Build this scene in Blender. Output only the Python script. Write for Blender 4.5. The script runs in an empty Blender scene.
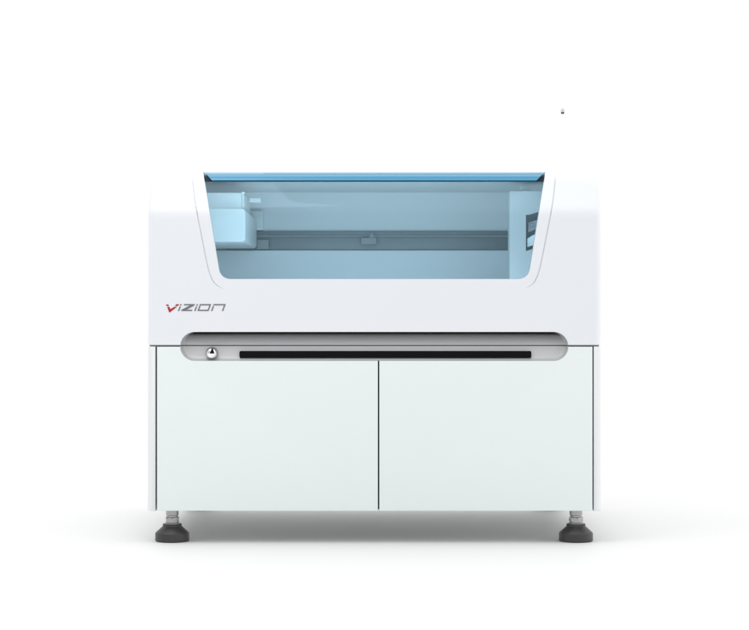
import bpy, bmesh, math
from mathutils import Vector, Matrix

# ------------------------------------------------------------------ scale
S = 0.003            # metres per photo pixel on the machine's front plane
D0 = 5.5             # camera distance to the front plane
CX, CY = 374.5, 315.0
CZ = 0.685           # camera height

def X(px, Y=0.0): return (px - CX) * S * (D0 + Y) / D0
def Z(py, Y=0.0): return CZ + (CY - py) * S * (D0 + Y) / D0

scene = bpy.context.scene
COL = scene.collection

# ------------------------------------------------------------------ materials
def principled(name, base, rough=0.4, metal=0.0, spec=0.5, coat=0.0, bevel=0.0,
               peel=0.0, mottling=0.0, scale=60.0):
    m = bpy.data.materials.new(name); m.use_nodes = True
    nt = m.node_tree; b = nt.nodes['Principled BSDF']
    b.inputs['Base Color'].default_value = (*base, 1)
    b.inputs['Roughness'].default_value = rough
    b.inputs['Metallic'].default_value = metal
    b.inputs['Specular IOR Level'].default_value = spec
    b.inputs['Coat Weight'].default_value = coat
    b.inputs['Coat Roughness'].default_value = 0.12
    nrm = None
    tc = nt.nodes.new('ShaderNodeTexCoord')
    if bevel > 0:
        bv = nt.nodes.new('ShaderNodeBevel'); bv.samples = 6
        bv.inputs['Radius'].default_value = bevel
        nrm = bv.outputs['Normal']
    if peel > 0:
        nz = nt.nodes.new('ShaderNodeTexNoise')
        nz.inputs['Scale'].default_value = scale * 8; nz.inputs['Detail'].default_value = 3
        nt.links.new(tc.outputs['Object'], nz.inputs['Vector'])
        bp = nt.nodes.new('ShaderNodeBump')
        bp.inputs['Strength'].default_value = peel; bp.inputs['Distance'].default_value = 0.0006
        nt.links.new(nz.outputs['Fac'], bp.inputs['Height'])
        if nrm: nt.links.new(nrm, bp.inputs['Normal'])
        nrm = bp.outputs['Normal']
    if nrm: nt.links.new(nrm, b.inputs['Normal'])
    if mottling > 0:
        n2 = nt.nodes.new('ShaderNodeTexNoise')
        n2.inputs['Scale'].default_value = scale * 0.12; n2.inputs['Detail'].default_value = 5
        nt.links.new(tc.outputs['Object'], n2.inputs['Vector'])
        mr = nt.nodes.new('ShaderNodeMapRange')
        mr.inputs['To Min'].default_value = max(0.02, rough - mottling)
        mr.inputs['To Max'].default_value = min(1, rough + mottling)
        nt.links.new(n2.outputs['Fac'], mr.inputs['Value'])
        nt.links.new(mr.outputs['Result'], b.inputs['Roughness'])
    return m

def glass_mat(name, tint):
    """clear blue acrylic: tinted transparency with a fresnel reflection"""
    m = bpy.data.materials.new(name); m.use_nodes = True
    nt = m.node_tree; nt.nodes.clear()
    out = nt.nodes.new('ShaderNodeOutputMaterial')
    tr = nt.nodes.new('ShaderNodeBsdfTransparent')
    tr.inputs['Color'].default_value = (*[math.sqrt(t) for t in tint], 1)
    gl = nt.nodes.new('ShaderNodeBsdfGlossy'); gl.inputs['Roughness'].default_value = 0.03
    gl.inputs['Color'].default_value = (0.8, 0.93, 1, 1)
    fr = nt.nodes.new('ShaderNodeFresnel'); fr.inputs['IOR'].default_value = 1.3
    mx = nt.nodes.new('ShaderNodeMixShader')
    nt.links.new(fr.outputs[0], mx.inputs[0]); nt.links.new(tr.outputs[0], mx.inputs[1])
    nt.links.new(gl.outputs[0], mx.inputs[2])
    # the acrylic is very slightly milky
    df = nt.nodes.new('ShaderNodeBsdfDiffuse'); df.inputs['Color'].default_value = (0.42, 0.64, 0.76, 1)
    m2 = nt.nodes.new('ShaderNodeMixShader'); m2.inputs[0].default_value = 0.045
    nt.links.new(mx.outputs[0], m2.inputs[1]); nt.links.new(df.outputs[0], m2.inputs[2])
    nt.links.new(m2.outputs[0], out.inputs[0])
    return m

M = {}
M['hood']  = principled('hood_white_paint', (0.82, 0.845, 0.885), 0.32, coat=0.15, bevel=0.0025, peel=0.05, mottling=0.05)
M['door']  = principled('door_white_paint', (0.83, 0.89, 0.885), 0.38, coat=0.08, bevel=0.002, peel=0.06, mottling=0.05)
M['body']  = principled('cabinet_white_paint', (0.83, 0.85, 0.85), 0.40, bevel=0.0025, peel=0.06, mottling=0.05)
M['dark']  = principled('dark_void_paint', (0.02, 0.021, 0.022), 0.6, mottling=0.1)
M['under'] = principled('underframe_grey', (0.30, 0.30, 0.30), 0.55, mottling=0.1)
M['tray']  = principled('brushed_grey_alloy', (0.60, 0.612, 0.622), 0.45, metal=0.2, mottling=0.06)
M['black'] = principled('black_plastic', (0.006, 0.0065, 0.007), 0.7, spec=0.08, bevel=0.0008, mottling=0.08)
M['chrome']= principled('polished_chrome', (0.90, 0.90, 0.91), 0.06, metal=1.0)
M['steel'] = principled('zinc_plated_steel', (0.42, 0.42, 0.415), 0.30, metal=0.85, bevel=0.0006, mottling=0.1, scale=150)
M['rubber']= principled('dark_grey_rubber', (0.040, 0.040, 0.041), 0.42, bevel=0.0015, peel=0.3, mottling=0.1)
M['acrylic']=principled('blue_acrylic', (0.060, 0.300, 0.50), 0.22, coat=0.3, mottling=0.04)
M['gasket']= principled('dark_blue_gasket', (0.010, 0.020, 0.034), 0.6, spec=0.25, mottling=0.08)
M['liner'] = principled('chamber_liner_grey', (0.80, 0.80, 0.80), 0.5, mottling=0.08)
M['apron'] = principled('chamber_apron_white', (0.80, 0.81, 0.83), 0.5, mottling=0.08)
M['beam']  = principled('beam_anodised_grey', (0.20, 0.205, 0.21), 0.42, metal=0.3, mottling=0.06)
M['panel'] = principled('side_panel_grey', (0.50, 0.50, 0.50), 0.4, bevel=0.002, mottling=0.06)
M['cover'] = principled('print_head_cover_white', (0.74, 0.74, 0.735), 0.35, bevel=0.002, mottling=0.06)
M['red']   = principled('logo_red', (0.44, 0.008, 0.015), 0.4, mottling=0.05)
M['grey']  = principled('logo_grey', (0.17, 0.175, 0.185), 0.4, mottling=0.05)
M['lamp']  = principled('signal_white_plastic', (0.93, 0.93, 0.93), 0.5, spec=0.3, mottling=0.05)
M['floor'] = principled('white_studio_floor', (0.812, 0.812, 0.812), 0.6, spec=0.2, mottling=0.03, scale=10)
M['glass'] = glass_mat('blue_window_acrylic', (0.50, 0.74, 0.865))

# ------------------------------------------------------------------ helpers
def obj(name, bm, mat, parent=None, smooth=35):
    me = bpy.data.meshes.new(name)
    bm.normal_update(); bm.to_mesh(me); bm.free()
    me.materials.append(mat)
    o = bpy.data.objects.new(name, me); COL.objects.link(o)
    if parent: o.parent = parent
    if smooth: shade(o, smooth)
    return o

def shade(o, deg=35):
    me = o.data
    me.polygons.foreach_set('use_smooth', [True] * len(me.polygons))
    me.set_sharp_from_angle(angle=math.radians(deg))

def box(x0, x1, y0, y1, z0, z1, bm=None, bev=0.0, seg=3):
    t = bmesh.new()
    bmesh.ops.create_cube(t, size=1)
    for v in t.verts:
        v.co = Vector(((x0+x1)/2 + v.co.x*(x1-x0), (y0+y1)/2 + v.co.y*(y1-y0), (z0+z1)/2 + v.co.z*(z1-z0)))
    if bev: bmesh.ops.bevel(t, geom=t.edges[:], offset=bev, segments=seg, profile=0.5, affect='EDGES')
    if bm is None: return t
    merge(bm, t); return bm

def merge(bm, t):
    me = bpy.data.meshes.new('tmp'); t.to_mesh(me); t.free(); bm.from_mesh(me); bpy.data.meshes.remove(me)

def prism(pts, y0, y1, bm=None):
    """pts: list of (x, z); extruded along y"""
    t = bmesh.new()
    a = [t.verts.new((x, y0, z)) for x, z in pts]
    b = [t.verts.new((x, y1, z)) for x, z in pts]
    n = len(pts)
    t.faces.new(a); t.faces.new(b[::-1])
    for i in range(n):
        t.faces.new((a[i], b[i], b[(i+1) % n], a[(i+1) % n]))
    bmesh.ops.recalc_face_normals(t, faces=t.faces[:])
    if bm is None: return t
    merge(bm, t); return bm

def loft(loops, cap=True):
    bm = bmesh.new()
    vs = [[bm.verts.new(p) for p in lp] for lp in loops]
    n = len(loops[0])
    for a, b in zip(vs, vs[1:]):
        for i in range(n):
            bm.faces.new((a[i], a[(i+1) % n], b[(i+1) % n], b[i]))
    if cap:
        bm.faces.new(vs[0][::-1]); bm.faces.new(vs[-1])
    bmesh.ops.recalc_face_normals(bm, faces=bm.faces[:])
    return bm

def lathe(cx, cy, prof, n=64):
    return loft([[(cx + r*math.cos(2*math.pi*i/n), cy + r*math.sin(2*math.pi*i/n), z) for i in range(n)] for r, z in prof])

def cut(o, bms, op='DIFFERENCE'):
    """boolean the meshes in bms out of o, applied at once"""
    for bm in bms:
        me = bpy.data.meshes.new('cutter'); bm.to_mesh(me); bm.free()
        c = bpy.data.objects.new('cutter', me); COL.objects.link(c)
        md = o.modifiers.new('b', 'BOOLEAN'); md.operation = op; md.object = c; md.solver = 'EXACT'
        bpy.context.view_layer.update()
        dg = bpy.context.evaluated_depsgraph_get()
        new = bpy.data.meshes.new_from_object(o.evaluated_get(dg))
        o.modifiers.remove(md)
        old = o.data; nm = old.name
        o.data = new; bpy.data.meshes.remove(old); new.name = nm
        bpy.data.objects.remove(c); bpy.data.meshes.remove(me)

def stadium(cx, cz, hw, r, n=20):
    pts = []
    for i in range(n+1):
        a = -math.pi/2 + math.pi*i/n
        pts.append((cx + hw + r*math.cos(a), cz + r*math.sin(a)))
    for i in range(n+1):
        a = math.pi/2 + math.pi*i/n
        pts.append((cx - hw + r*math.cos(a), cz + r*math.sin(a)))
    return pts

def rrect_plan(w0, w1, yf, yb, r, n=10):
    """rounded rectangle in plan, front (low y) corners rounded with r, back with r too"""
    out = []
    for (cx, cy, a0) in ((w1-r, yb-r, 0), (w0+r, yb-r, 90), (w0+r, yf+r, 180), (w1-r, yf+r, 270)):
        for i in range(n+1):
            a = math.radians(a0 + 90*i/n)
            out.append((cx + r*math.cos(a), cy + r*math.sin(a)))
    return out

# ------------------------------------------------------------------ printer root
root = bpy.data.objects.new('industrial_printer', None); COL.objects.link(root)
root.location = (0, 0, 0)
root['label'] = 'white industrial printing machine with blue glass window standing on the white floor'
root['category'] = 'printing machine'

DEPTH = 1.02
WL, WR = X(147.8, 0.02), X(600.8, 0.02)

# ------------------------------------------------------------------ hood profile (front face, depth as function of height)
TILT = math.radians(33)
ZB0, ZB1 = Z(221), Z(203)           # the front bends back between these heights
def smooth(t): t = max(0, min(1, t)); return t*t*(3-2*t)
_prof = []
def build_prof():
    z, y = Z(345.0), 0.0
    dz = 0.001
    while z < 1.25:
        _prof.append((z, y))
        y += math.tan(TILT * smooth((z-ZB0)/(ZB1-ZB0))) * dz
        z += dz
build_prof()
def yf_base(z):
    if z <= _prof[0][0]: return 0.0
    i = min(len(_prof)-2, int((z-_prof[0][0])/0.001))
    a, b = _prof[i], _prof[i+1]
    t = (z-a[0])/0.001
    return a[1] + (b[1]-a[1])*min(1, max(0, t))
def on_front(px, py):
    """photo pixel -> point on the hood front"""
    Y = 0.0
    for _ in range(12):
        z = Z(py, Y); Y = yf_base(z)
    return X(px, Y), Y, Z(py, Y)

ZTOP = on_front(374, 170)[2]
ZR0 = on_front(374, 182)[2]
RX, RY = 0.036, 0.050
ZS0 = ZTOP - 0.062                 # where the shoulders start rounding
def section(z):
    yf = yf_base(z); w0, w1 = WL, WR; yb = DEPTH
    if z > ZS0:
        s = min(1, (z-ZS0)/(ZTOP-ZS0)); c = math.sqrt(max(0, 1-s*s))
        w0 += RX*(1-c); w1 -= RX*(1-c); yb -= RX*(1-c)
    if z > ZR0:
        s = min(1, (z-ZR0)/(ZTOP-ZR0)); c = math.sqrt(max(0, 1-s*s))
        yf += 0.022*(1-c)
    return [(x, y, z) for x, y in rrect_plan(w0, w1, yf, yb, 0.026)]
zs = [Z(345.0), Z(310), Z(262), Z(240)]
n = 30
zs += [ZB0 + (ZB1-ZB0)*i/n for i in range(n+1)]
zs += [ZB1 + (ZS0-ZB1)*i/4 for i in range(1, 4)]
zs += [ZS0 + (ZTOP-ZS0)*math.sin(math.pi/2*i/24) for i in range(0, 25)]
hood = obj('hood', loft([section(z) for z in zs]), M['hood'], root)

# window outline in photo pixels (rounded lower corners)
def win_outline(grow=0.0, ytop=150.0):
    # left edge line (203.3,173.8)->(219.6,272) ; right edge (545,173)->(528.5,272)
    def lx(y): return 203.3 + (y-173.8)*(219.0-203.3)/(269.0-173.8) - grow
    def rx(y): return 545.2 - (y-173.8)*(545.2-529.8)/(269.0-173.8) + grow
    yb = 279.0 + grow
    pts = [(rx(ytop), ytop)]
    m = 16
    r = 11.0
    for k in range(9): pts.append((rx(ytop + (yb-r-ytop)*(k+1)/9), ytop + (yb-r-ytop)*(k+1)/9))
    x0, y0 = rx(yb-r), yb-r
    c = (x0 - 12.5, yb)      # end of corner on the bottom edge
    ctl = (rx(yb-1), yb)
    for k in range(1, m+1):
        t = k/m
        pts.append(((1-t)**2*x0 + 2*t*(1-t)*ctl[0] + t*t*c[0], (1-t)**2*y0 + 2*t*(1-t)*ctl[1] + t*t*c[1]))
    x1, y1 = lx(yb-r), yb-r
    c2 = (x1 + 12.5, yb); ctl2 = (lx(yb-1), yb)
    for k in range(0, m+1):
        t = k/m
        pts.append(((1-t)**2*c2[0] + 2*t*(1-t)*ctl2[0] + t*t*x1, (1-t)**2*c2[1] + 2*t*(1-t)*ctl2[1] + t*t*y1))
    for k in range(8, -1, -1): pts.append((lx(ytop + (yb-r-ytop)*k/9), ytop + (yb-r-ytop)*k/9))
    return pts
win = [on_front(px, py) for px, py in win_outline()]
win_xz = [(p[0], p[2]) for p in win]

# chamber inside the hood
CB = 0.93                                       # back wall of the chamber
CZ0, CZ1 = Z(296), Z(191.8, CB)
CX0, CX1 = X(176, 0.0), X(573, 0.0)
cavity = box(CX0-0.004, CX1+0.004, 0.03, CB+0.004, CZ0-0.004, CZ1+0.004)
# keep the cavity behind the sloping front: shear its front edge back
for v in cavity.verts:
    if v.co.y < 0.1: v.co.y = yf_base(v.co.z) + 0.022
bmesh.ops.subdivide_edges(cavity, edges=[e for e in cavity.edges if abs(e.verts[0].co.z-e.verts[1].co.z) > 0.1], cuts=12)
for v in cavity.verts:
    if v.co.y < 0.3: v.co.y = yf_base(v.co.z) + 0.022
R_CX, R_CZ = (X(180.3)+X(568.2))/2, Z(346.4)
R_R = 14.4*S
R_HW = (X(568.2)-X(180.3))/2 - R_R
cutters = [cavity, prism(win_xz, -0.1, 0.17), prism(stadium(R_CX, R_CZ, R_HW, R_R), -0.05, 0.17)]

# shallow seam grooves either side of the window
def tube(pts, rad, n=8):
    loops = []
    for i, p in enumerate(pts):
        p = Vector(p); a = Vector(pts[max(0, i-1)]); b = Vector(pts[min(len(pts)-1, i+1)])
        d = (b-a).normalized(); u = d.cross(Vector((0, 1, 0))).normalized(); v = d.cross(u)
        loops.append([tuple(p + rad[i]*(math.cos(2*math.pi*k/n)*u + math.sin(2*math.pi*k/n)*v)) for k in range(n)])
    return loft(loops)
def catmull(pts, m=5):
    out = []
    P = [pts[0]] + pts + [pts[-1]]
    for i in range(1, len(P)-2):
        for k in range(m):
            t = k/m
            q = []
            for c in range(2):
                p0, p1, p2, p3 = P[i-1][c], P[i][c], P[i+1][c], P[i+2][c]
                q.append(0.5*(2*p1 + (p2-p0)*t + (2*p0-5*p1+4*p2-p3)*t*t + (3*p1-p0-3*p2+p3)*t**3))
            out.append(tuple(q))
    out.append(pts[-1]); return out
groL = catmull([(191.6,172), (192.9,182), (195.5,204.4), (201,233), (207.8,266.7), (212.2,279.5), (216,284.5), (223,288.8)])
for pts in (groL, [(749-1-x, y) for x, y in groL]):
    path = [on_front(px, py) for px, py in pts]
    m = len(path)
    rad = [0.0016 * min(1, 0.12 + (m-1-i)/9) for i in range(m)]
    cutters.append(tube([(p[0], p[1]+0.0009*r/0.0016, p[2]) for p, r in zip(path, rad)], rad))
cut(hood, cutters)
shade(hood, 40)

# chamber liner: back wall, ceiling, side walls, floor
bm = bmesh.new()
def quad(bm, a, b, c, d):
    bm.faces.new([bm.verts.new(p) for p in (a, b, c, d)])
yfb, yft = yf_base(CZ0)+0.024, yf_base(CZ1)+0.026
quad(bm, (CX0, CB, CZ0), (CX1, CB, CZ0), (CX1, CB, CZ1), (CX0, CB, CZ1))
quad(bm, (CX0, yft, CZ1), (CX1, yft, CZ1), (CX1, CB, CZ1), (CX0, CB, CZ1))
quad(bm, (CX0, yfb, CZ0), (CX0, CB, CZ0), (CX0, CB, CZ1), (CX0, yft, CZ1))
quad(bm, (CX1, yfb, CZ0), (CX1, CB, CZ0), (CX1, CB, CZ1), (CX1, yft, CZ1))
quad(bm, (CX0, yfb, CZ0), (CX1, yfb, CZ0), (CX1, CB, CZ0), (CX0, CB, CZ0))
bmesh.ops.remove_doubles(bm, verts=bm.verts[:], dist=1e-5)
bmesh.ops.solidify(bm, geom=bm.faces[:], thickness=0.003)
liner = obj('chamber_liner', bm, M['liner'], root, smooth=0)

# ------------------------------------------------------------------ glass window (curved with the hood front)
def win_span(py):
    """x extents of the window in pixels at row py"""
    pts = win_outline(1.2)
    xs = []
    for a, b in zip(pts, pts[1:] + pts[:1]):
        if (a[1]-py)*(b[1]-py) <= 0 and a[1] != b[1]:
            xs.append(a[0] + (b[0]-a[0])*(py-a[1])/(b[1]-a[1]))
    return min(xs), max(xs)
rows = [172.2 + (280.1-172.2)*(1-(1-i/44)**1.3) for i in range(45)]
bm = bmesh.new()
lay = []
for off in (0.009, 0.015):
    g = []
    for py in rows:
        x0, x1 = win_span(py)
        rr = []
        for k in range(9):
            px = x0 + (x1-x0)*k/8
            p = on_front(px, py)
            rr.append(bm.verts.new((p[0], p[1]+off, p[2])))
        g.append(rr)
    lay.append(g)
for L, g in enumerate(lay):
    for a, b in zip(g, g[1:]):
        for k in range(8):
            f = (a[k], b[k], b[k+1], a[k+1])
            bm.faces.new(f if L == 0 else f[::-1])
A, B = lay
nr = len(rows)
for i in range(nr-1):
    bm.faces.new((A[i][0], B[i][0], B[i+1][0], A[i+1][0])); bm.faces.new((A[i][8], A[i+1][8], B[i+1][8], B[i][8]))
for k in range(8):
    bm.faces.new((A[0][k], A[0][k+1], B[0][k+1], B[0][k])); bm.faces.new((A[-1][k], B[-1][k], B[-1][k+1], A[-1][k+1]))
bmesh.ops.recalc_face_normals(bm, faces=bm.faces[:])
window = obj('window', bm, M['glass'], root, smooth=40)

# ------------------------------------------------------------------ blue acrylic lid rolling over the top edge, with dark gasket
def roll(y_lo, y_hi, zlift, back, off, ends, thick, name, mat, top_r=0.022, parent=window):
    """profile strip: up the front from row y_lo, rolled over at the top, back along the roof"""
    z_lo = on_front(374, y_lo)[2]; z_hi = on_front(374, y_hi)[2] + zlift
    prof = []
    zc = z_hi - top_r*0.55
    for i in range(5):
        z = z_lo + (zc-z_lo)*i/4
        prof.append((yf_base(z)+off, z))
    y0 = prof[-1][0]
    for i in range(1, 13):
        a = math.pi/2*i/12
        prof.append((y0 + top_r*(1-math.cos(a)), zc + (z_hi-zc)*math.sin(a)))
    prof.append((back, z_hi))
    inner = []
    for i, (y, z) in enumerate(prof):
        a = prof[max(0, i-1)]; b = prof[min(len(prof)-1, i+1)]
        t = Vector((b[0]-a[0], b[1]-a[1])).normalized()
        inner.append((y + t.y*thick, z - t.x*thick))
    ring = prof + inner[::-1]
    (xl0, xl1), (xr0, xr1) = ends       # pixel x at bottom / top of the front
    bm = bmesh.new(); m = len(ring)
    def ex(y, z, lo, hi):
        t = max(0, min(1, (z-z_lo)/max(1e-6, z_hi-z_lo)))
        return X(lo + (hi-lo)*t**0.8, min(y, 0.14))
    a = [bm.verts.new((ex(y, z, xl0, xl1), y, z)) for y, z in ring]
    b = [bm.verts.new((ex(y, z, xr0, xr1), y, z)) for y, z in ring]
    for i in range(m):
        bm.faces.new((a[i], b[i], b[(i+1) % m], a[(i+1) % m]))
    bm.faces.new(a[::-1]); bm.faces.new(b)
    bmesh.ops.recalc_face_normals(bm, faces=bm.faces[:])
    return obj(name, bm, mat, parent, smooth=35)
roll(180.0, 174.3, 0.0, 0.165, 0.000, ((211.8, 206.8), (536.6, 542.2)), 0.005, 'lid_strip', M['acrylic'])
roll(181.3, 174.9, 0.0, 0.160, 0.006, ((204.8, 203.4), (543.6, 545.0)), 0.002, 'gasket', M['gasket'])

# ------------------------------------------------------------------ equipment inside the chamber
BY = 0.32
cov = box(X(150, BY), X(241, BY), BY+0.06, 0.75, Z(208, BY), Z(191.5, BY), bev=0.004)
head = box(X(150, BY), X(245.2, BY), BY, 0.885, Z(242.0, BY), Z(208.6, BY), bev=0.0)
ed = [e for e in head.edges if abs((e.verts[0].co-e.verts[1].co).y) > 0.1 and e.verts[0].co.x > X(200)]
bmesh.ops.bevel(head, geom=ed, offset=0.012, segments=6, profile=0.5, affect='EDGES')
ed = [e for e in head.edges if all(abs(v.co.y-BY) < 1e-5 for v in e.verts)]
bmesh.ops.bevel(head, geom=ed, offset=0.004, segments=3, profile=0.5, affect='EDGES')
ph = obj('print_head', head, M['cover'], root)
obj('head_cover', cov, M['cover'], ph)
obj('cable_clip', lathe(X(241.5, BY), BY+0.06, [(0.0005, Z(206, BY)), (0.0035, Z(206, BY)), (0.0035, Z(193, BY)), (0.006, Z(192.6, BY)), (0.006, Z(190.9, BY)), (0.0005, Z(190.6, BY))], 16), M['cover'], ph)

# gantry beam with a rail and its carriage
GY = 0.912
beam = box(X(226, GY), X(560, GY), GY, CB-0.002, Z(250.5, GY), Z(231.0, GY), bev=0.002)
gantry = obj('gantry_beam', beam, M['beam'], root)
obj('guide_rail', box(X(230, GY), X(556, GY), GY-0.010, GY-0.0005, Z(237.2, GY), Z(235.6, GY), bev=0.0015), M['under'], gantry)
cg = box(X(361, GY), X(376.5, GY), GY-0.035, GY-0.011, Z(245, GY), Z(238, GY), bev=0.003)
prism([(X(369, GY), Z(238.2, GY)), (X(375, GY), Z(238.2, GY)), (X(372.5, GY), Z(233.5, GY)), (X(371, GY), Z(233.5, GY))], GY-0.030, GY-0.013, cg)
obj('carriage', cg, M['under'], gantry)
obj('end_stop', box(X(257, GY), X(269, GY), GY-0.02, GY-0.0005, Z(249.5, GY), Z(240, GY), bev=0.002), M['under'], gantry)
bk = box(X(247, GY), X(263.5, GY), GY-0.02, CB-0.002, Z(230.6, GY), Z(211, GY), bev=0.004)
obj('motor_box', bk, M['liner'], gantry)
ap = box(CX0+0.002, CX1-0.002, GY-0.02, GY-0.002, CZ0+0.001, Z(250.4, GY-0.02), bev=0.002)
obj('apron_panel', ap, M['apron'], root)
obj('ceiling_clamp', box(X(250, 0.6), X(261, 0.6), 0.57, 0.61, Z(203, 0.6), Z(198.5, 0.6), bev=0.003), M['liner'], root)

# right-hand upright panel with a service opening and its latch bracket
PY = 0.36
pan = obj('side_panel', box(X(509.6, PY), X(562, PY), PY, PY+0.075, CZ0+0.001, Z(191.0, PY), bev=0.003), M['panel'], root)
cut(pan, [prism([(X(526, PY), Z(251, PY)), (X(541, PY), Z(246.5, PY)), (X(541, PY), Z(211.0, PY)), (X(529.5, PY), Z(214.8, PY)), (X(526, PY), Z(214.8, PY))], PY-0.05, PY+0.045)])
shade(pan, 35)
obj('opening_plate', box(X(525, PY+0.04), X(543, PY+0.04), PY+0.038, PY+0.044, Z(252, PY+0.04), Z(211, PY+0.04)), M['beam'], pan)
lb = prism([(X(527.5, PY), Z(247, PY)), (X(541, PY), Z(242.5, PY)), (X(541, PY), Z(232, PY)), (X(533, PY), Z(235, PY)), (X(527.5, PY), Z(238.5, PY))], PY+0.008, PY+0.034)
obj('latch_bracket', lb, M['cover'], pan)
lt = prism([(X(528.5, PY), Z(232, PY)), (X(541, PY), Z(227, PY)), (X(541, PY), Z(218.5, PY)), (X(529, PY), Z(222.5, PY))], PY+0.014, PY+0.032)
obj('latch_plate', lt, M['under'], pan)
sc = bmesh.new()
bmesh.ops.create_cone(sc, cap_ends=True, segments=16, radius1=0.0052, radius2=0.0052, depth=0.012,
                      matrix=Matrix.Translation((X(532, PY), PY+0.010, Z(225.2, PY))) @ Matrix.Rotation(math.pi/2, 4, 'X'))
obj('screw', sc, M['steel'], pan)
obj('ceiling_sensor', box(X(520, 0.5), X(529, 0.5), 0.46, 0.50, Z(190.3, 0.5), Z(187.5, 0.5), bev=0.002), M['cover'], root)

# ------------------------------------------------------------------ lower cabinet
ZL0, ZL1 = Z(511.2), Z(346.5)
def csec(z, inset=0.0): return [(x, y, z) for x, y in rrect_plan(WL+inset, WR-inset, inset, DEPTH-inset, 0.024)]
cab = obj('cabinet', loft([csec(ZL0, 0.002), csec(ZL0+0.003), csec(ZL1-0.003), csec(ZL1, 0.002)]), M['body'], root)
bay = box(X(155.3), X(593.9), -0.1, 0.05, ZL0-0.1, ZL1+0.1)
# open base behind the front rail
cut(cab, [bay, box(WL+0.02, WR-0.02, 0.09, DEPTH+0.1, ZL0-0.1, ZL0+0.12)])
shade(cab, 40)
# dark back panel seen through the door gaps
obj('bay_lining', box(X(155.3)+0.0005, X(593.9)-0.0005, 0.040, 0.0495, ZL0+0.002, ZL1-0.002), M['dark'], cab, smooth=0)
# dark strip in the seam between hood and cabinet
obj('seam_strip', box(WL+0.006, WR-0.006, 0.014, DEPTH-0.014, ZL1+0.0003, Z(345.0)-0.0003), M['under'], cab, smooth=0)
cut(bpy.data.objects['seam_strip'], [prism(stadium(R_CX, R_CZ, R_HW, R_R), -0.05, 0.085)])
# underside tray between the feet
obj('base_pan', box(WL+0.021, WR-0.021, 0.092, DEPTH-0.002, ZL0+0.114, ZL0+0.1196), M['body'], cab, smooth=0)

def make_door(px0, px1):
    d = box(X(px0), X(px1), 0.0, 0.022, ZL0+0.001, ZL1-0.0006)
    bmesh.ops.bevel(d, geom=[e for e in d.edges if all(v.co.y < 0.001 for v in e.verts)], offset=0.0022, segments=3, profile=0.5, affect='EDGES')
    o = obj('door', d, M['door'], root)
    cut(o, [prism(stadium(R_CX, R_CZ, R_HW, R_R), -0.05, 0.085)])
    shade(o, 40)
    return o
door_a = make_door(156.9, 377.9)
door_b = make_door(379.3, 592.6)

# ------------------------------------------------------------------ scooped handle recess (upper half in the hood, lower half in the doors)
DB, DT = 0.016, 0.047
def depth(z):
    t = (z-(R_CZ-R_R))/(2*R_R)
    t = max(0, min(1, t))
    return DB + (DT-DB)*t**0.9 + 0.045*max(0, (t-0.62)/0.38)**2 + 0.075*max(0, (t-0.88)/0.12)**1.5
def scoop_loop(ins, shrink=1.0, N=24):
    """stadium inset by ins, much less along its upper edge so that the top lip stays a clean undercut"""
    pts = []
    for side, a0 in ((1, -math.pi/2), (-1, math.pi/2)):
        for i in range(N+1):
            a = a0 + math.pi*i/N
            r = (R_R - 0.0004 - ins*(1 - 0.93*max(0, math.sin(a))))*shrink
            pts.append((R_CX + side*R_HW + r*math.cos(a), R_CZ + r*math.sin(a)))
    return pts
def recess(z_keep_above):
    loops = [[(x, 0.0008, z) for x, z in scoop_loop(0)]]
    fil = 0.013
    for j in range(1, 9):
        a = math.pi/2*j/8
        lp = scoop_loop(fil*(1-math.cos(a))**1.4)
        loops.append([(x, 0.0008 + (depth(z)-0.0008)*math.sin(a), z) for x, z in lp])
    for q in (0.97, 0.94, 0.91, 0.87, 0.8, 0.7, 0.6, 0.45, 0.25, 0.02):
        loops.append([(x, depth(z), z) for x, z in scoop_loop(fil, q)])
    bm = bmesh.new()
    vs = [[bm.verts.new(p) for p in lp] for lp in loops]; n = len(loops[0])
    for a, b in zip(vs, vs[1:]):
        for i in range(n): bm.faces.new((a[i], a[(i+1) % n], b[(i+1) % n], b[i]))
    bm.faces.new(vs[-1])
    geom = bm.verts[:] + bm.edges[:] + bm.faces[:]
    if z_keep_above: bmesh.ops.bisect_plane(bm, geom=geom, plane_co=(0, 0, Z(345.2)), plane_no=(0, 0, -1), clear_outer=True)
    else: bmesh.ops.bisect_plane(bm, geom=geom, plane_co=(0, 0, Z(346.1)), plane_no=(0, 0, 1), clear_outer=True)
    bmesh.ops.recalc_face_normals(bm, faces=bm.faces[:])
    # make them face the camera
    s = sum(f.normal.y*f.calc_area() for f in bm.faces)
    if s > 0: bmesh.ops.reverse_faces(bm, faces=bm.faces[:])
    bmesh.ops.solidify(bm, geom=bm.faces[:], thickness=-0.0015) if False else None
    return bm
obj('finger_recess', recess(True), M['tray'], hood, smooth=60)
pull = obj('pull_recess', recess(False), M['tray'], root, smooth=60)

def rr(x0, x1, z0, z1, r, n=5):
    pts = []
    for cx, cz, a0 in ((x1-r, z1-r, 0), (x0+r, z1-r, 90), (x0+r, z0+r, 180), (x1-r, z0+r, 270)):
        for i in range(n+1):
            a = math.radians(a0+90*i/n); pts.append((cx+r*math.cos(a), cz+r*math.sin(a)))
    return pts
obj('grip_slot', prism(rr(X(239.2, 0.005), X(531.6, 0.005), Z(358.0, 0.005), Z(351.1, 0.005), 0.004), 0.0145, 0.040), M['black'], pull)

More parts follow.
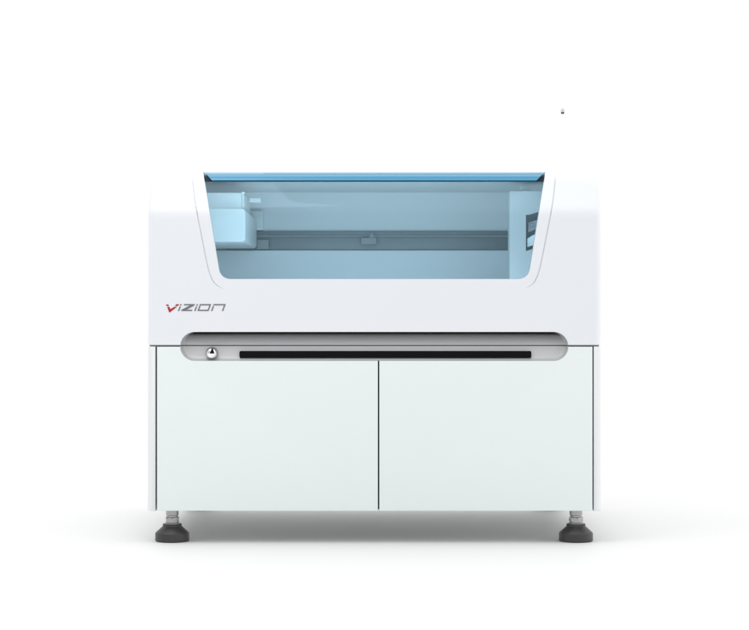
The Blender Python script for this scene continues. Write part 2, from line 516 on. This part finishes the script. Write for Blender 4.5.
# chrome push lock
bx, bz, br = X(211.4), Z(353.2), 5.7*S
sp = bmesh.new()
bmesh.ops.create_uvsphere(sp, u_segments=48, v_segments=24, radius=br)
for v in sp.verts: v.co = Vector((bx + v.co.x, 0.008 + v.co.y*0.9, bz + v.co.z))
lock = obj('lock_button', sp, M['chrome'], pull, smooth=60)
bz_ring = bmesh.new()
lp = []
for r, y in ((br*1.02, 0.036), (br*1.07, 0.030), (br*1.07, 0.010), (br*1.03, 0.008), (br*1.0, 0.010), (br*0.99, 0.036)):
    lp.append([(bx + r*math.cos(2*math.pi*i/40), y, bz + r*math.sin(2*math.pi*i/40)) for i in range(40)])
obj('lock_bezel', loft(lp, cap=False), M['under'], lock)
# dark reflection on the dome, built as a black wedge inlay
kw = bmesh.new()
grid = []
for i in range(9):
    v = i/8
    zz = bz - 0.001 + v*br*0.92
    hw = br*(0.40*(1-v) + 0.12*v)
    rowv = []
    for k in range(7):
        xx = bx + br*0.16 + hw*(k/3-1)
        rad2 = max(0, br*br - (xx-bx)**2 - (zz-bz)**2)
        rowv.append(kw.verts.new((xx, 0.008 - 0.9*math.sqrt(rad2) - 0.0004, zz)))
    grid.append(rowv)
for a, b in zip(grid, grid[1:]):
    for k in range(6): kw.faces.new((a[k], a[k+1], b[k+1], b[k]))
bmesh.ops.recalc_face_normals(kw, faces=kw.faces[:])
obj('dome_reflection', kw, M['black'], lock)

# ------------------------------------------------------------------ levelling feet
FY = 0.06
def make_foot(px):
    cx = X(px, FY)
    z = lambda py: Z(py, FY)
    rub = lathe(cx, FY, [(0.0005, 0.0), (0.0490, 0.0), (0.0515, 0.003), (0.0515, 0.024), (0.0500, 0.027), (0.0305, 0.044),
                         (0.0290, 0.0455), (0.0290, 0.051), (0.0275, 0.0525), (0.0005, 0.0525)])
    f = obj('levelling_foot', rub, M['rubber'], root, smooth=30)
    st = lathe(cx, FY, [(0.0005, 0.0526), (0.0235, 0.0526), (0.0235, 0.0550), (0.0195, 0.0570), (0.0195, 0.073), (0.0175, 0.0742), (0.0175, 0.0785), (0.0195, 0.080), (0.0195, ZL0+0.113), (0.0005, ZL0+0.113)], 40)
    obj('stem', st, M['steel'], f, smooth=30)
    hx = bmesh.new()
    bmesh.ops.create_cone(hx, cap_ends=True, segments=6, radius1=0.0222, radius2=0.0222, depth=0.013, matrix=Matrix.Translation((cx, FY, 0.0668)) @ Matrix.Rotation(math.radians(12), 4, 'Z'))
    bmesh.ops.bevel(hx, geom=hx.edges[:], offset=0.001, segments=2, profile=0.5, affect='EDGES')
    obj('lock_nut', hx, M['steel'], f, smooth=30)
    return f
foot = make_foot(172.3)
def copy_foot(dx, dy):
    c = foot.copy(); COL.objects.link(c); c.parent = root; c.location = (dx, dy, 0)
    for ch in list(foot.children):
        k = ch.copy(); COL.objects.link(k); k.parent = c
    return c
dxf = X(575.9, FY) - X(172.3, FY)
copy_foot(dxf, 0); copy_foot(0.0, DEPTH-0.12); copy_foot(dxf, DEPTH-0.12)

# ------------------------------------------------------------------ logo lettering on the hood front
SH = 0.37
def lp_poly(pts):
    """pts in photo px, unsheared (x at baseline 311); returns metres"""
    return [(X(px + (311.0-py)*SH), Z(py)) for px, py in pts]
lg = bmesh.new()
T, Bm, w, h = 304.1, 311.0, 1.3, 1.25
def bar(x0, x1, y0, y1): prism(lp_poly([(x0, y1), (x1, y1), (x1, y0), (x0, y0)]), -0.0009, -0.0001, lg)
# I
bar(177.9, 177.9+w, 306.4, Bm); bar(177.9, 177.9+w, T, 305.5)
# Z
prism(lp_poly([(181.6, T), (192.4, T), (192.4, T+h+0.1), (186.2, Bm-h), (192.0, Bm-h), (192.0, Bm), (181.2, Bm), (181.2, Bm-h-0.1), (188.0, T+h), (181.6, T+h)]), -0.0009, -0.0001, lg)
# I
bar(194.2, 194.2+w, 306.4, Bm); bar(194.2, 194.2+w, T, 305.5)
# O
x0, x1 = 197.4, 208.6
bar(x0, x0+w, T+h, Bm-h); bar(x1-w, x1, T+h, Bm-h); bar(x0, x1, T, T+h); bar(x0, x1, Bm-h, Bm)
# N
x0, x1 = 211.0, 223.2
bar(x0, x0+w, T+h+0.7, Bm); bar(x1-w, x1, T+h, Bm); bar(x0, x1, T, T+h)
logo = obj('logo', lg, M['grey'], root, smooth=0)
vr = bmesh.new()
def vpoly(pts): prism([(X(a), Z(b)) for a, b in pts], -0.0009, -0.0001, vr)
vpoly([(165.9, 304.6), (168.4, 304.6), (169.0, 306.0), (166.7, 306.0)])
vpoly([(167.2, 306.9), (169.5, 306.9), (170.4, 309.2), (174.3, 306.9), (177.0, 306.9), (170.0, 312.3), (169.2, 312.3)])
vpoly([(176.4, 304.2), (179.4, 304.2), (177.6, 306.0), (174.9, 306.0)])
obj('red_check', vr, M['red'], logo, smooth=0)

# ------------------------------------------------------------------ slim white signal post on the roof with its small grey cap
SY = 0.30
sx = X(562.6, SY)
post = obj('signal_post', lathe(sx, SY, [(0.0001, ZTOP-0.012), (0.0010, ZTOP-0.012), (0.0010, Z(113.4, SY)), (0.0001, Z(113.4, SY))], 24), M['lamp'], root)
obj('post_collar', lathe(sx, SY, [(0.0005, Z(113.9, SY)), (0.0054, Z(113.8, SY)), (0.0054, Z(112.5, SY)), (0.0005, Z(112.5, SY))], 24), M['rubber'], post)
obj('post_cap', lathe(sx, SY, [(0.0005, Z(112.4, SY)), (0.0062, Z(112.4, SY)), (0.0060, Z(110.2, SY)), (0.0040, Z(108.8, SY)), (0.0005, Z(108.4, SY))], 24), M['tray'], post)

# ------------------------------------------------------------------ floor
bm = bmesh.new()
bmesh.ops.create_circle(bm, cap_ends=True, segments=96, radius=60)
floor = obj('floor', bm, M['floor'], None, smooth=0)
floor['kind'] = 'structure'

# ------------------------------------------------------------------ light
FRONT, BACK, TOP = 0.63, 1.07, 1.45
w = bpy.data.worlds.new('World'); scene.world = w; w.use_nodes = True
bg = w.node_tree.nodes['Background']
bg.inputs['Color'].default_value = (1, 1, 1, 1)
# studio surround: white all round and brighter overhead, dimmer on the camera's side
nt = w.node_tree
tc = nt.nodes.new('ShaderNodeTexCoord'); sx_ = nt.nodes.new('ShaderNodeSeparateXYZ')
nt.links.new(tc.outputs['Generated'], sx_.inputs[0])
def mrange(src, a, b, lo, hi):
    m = nt.nodes.new('ShaderNodeMapRange'); m.interpolation_type = 'SMOOTHSTEP'
    for k, v in (('From Min', a), ('From Max', b), ('To Min', lo), ('To Max', hi)): m.inputs[k].default_value = v
    nt.links.new(src, m.inputs['Value']); return m.outputs['Result']
back = mrange(sx_.outputs['Y'], -0.6, -0.05, FRONT, BACK)
side = mrange(sx_.outputs['X'], -1.0, 1.0, 0.78, 1.30)
mul = nt.nodes.new('ShaderNodeMath'); mul.operation = 'MULTIPLY'
sidemask = mrange(sx_.outputs['Y'], 0.35, 0.75, 0.0, 1.0)
mixs = nt.nodes.new('ShaderNodeMix'); nt.links.new(sidemask, mixs.inputs['Factor']); nt.links.new(side, mixs.inputs['A']); mixs.inputs['B'].default_value = 1.0
nt.links.new(back, mul.inputs[0]); nt.links.new(mixs.outputs['Result'], mul.inputs[1])
up = mrange(sx_.outputs['Z'], 0.45, 0.85, 0.0, 1.0)
mixu = nt.nodes.new('ShaderNodeMix'); nt.links.new(up, mixu.inputs['Factor']); nt.links.new(mul.outputs[0], mixu.inputs['A']); mixu.inputs['B'].default_value = TOP
nt.links.new(mixu.outputs['Result'], bg.inputs['Strength'])

def area(name, loc, target, sx, sy, power, color=(1, 1, 1)):
    l = bpy.data.lights.new(name, 'AREA'); l.shape = 'RECTANGLE'; l.size = sx; l.size_y = sy
    l.energy = power; l.color = color
    o = bpy.data.objects.new(name, l); COL.objects.link(o)
    o.location = loc
    o.rotation_euler = (Vector(target)-Vector(loc)).to_track_quat('-Z', 'Y').to_euler()
    return o
area('overhead_softbox', (-1.2, -0.9, 3.2), (0, 0.2, 0.5), 1.8, 1.4, 18)
# unseen fill light added under the front of the roof, facing down and back
area('chamber_fill', (0.0, 0.16, CZ1-0.02), (0.0, 0.60, CZ0), 1.0, 0.04, 0.85)
area('chamber_front_fill', (0.0, 0.045, CZ0+0.025), (0.0, 0.90, CZ0+0.20), 1.0, 0.04, 1.95)  # second added fill, hidden below the window, brightens the chamber from the front

# ------------------------------------------------------------------ camera
cam = bpy.data.cameras.new('camera'); co = bpy.data.objects.new('camera', cam); COL.objects.link(co)
co.location = (0, -D0, CZ); co.rotation_euler = (math.pi/2, 0, 0)
cam.sensor_width = 36; cam.lens = (D0/S)/749*36
cam.clip_end = 500
scene.camera = co
scene.view_settings.view_transform = 'Standard'; scene.view_settings.look = 'None'
scene.view_settings.exposure = 0; scene.view_settings.gamma = 1
scene.cycles.transparent_max_bounces = 16
scene.cycles.max_bounces = 10
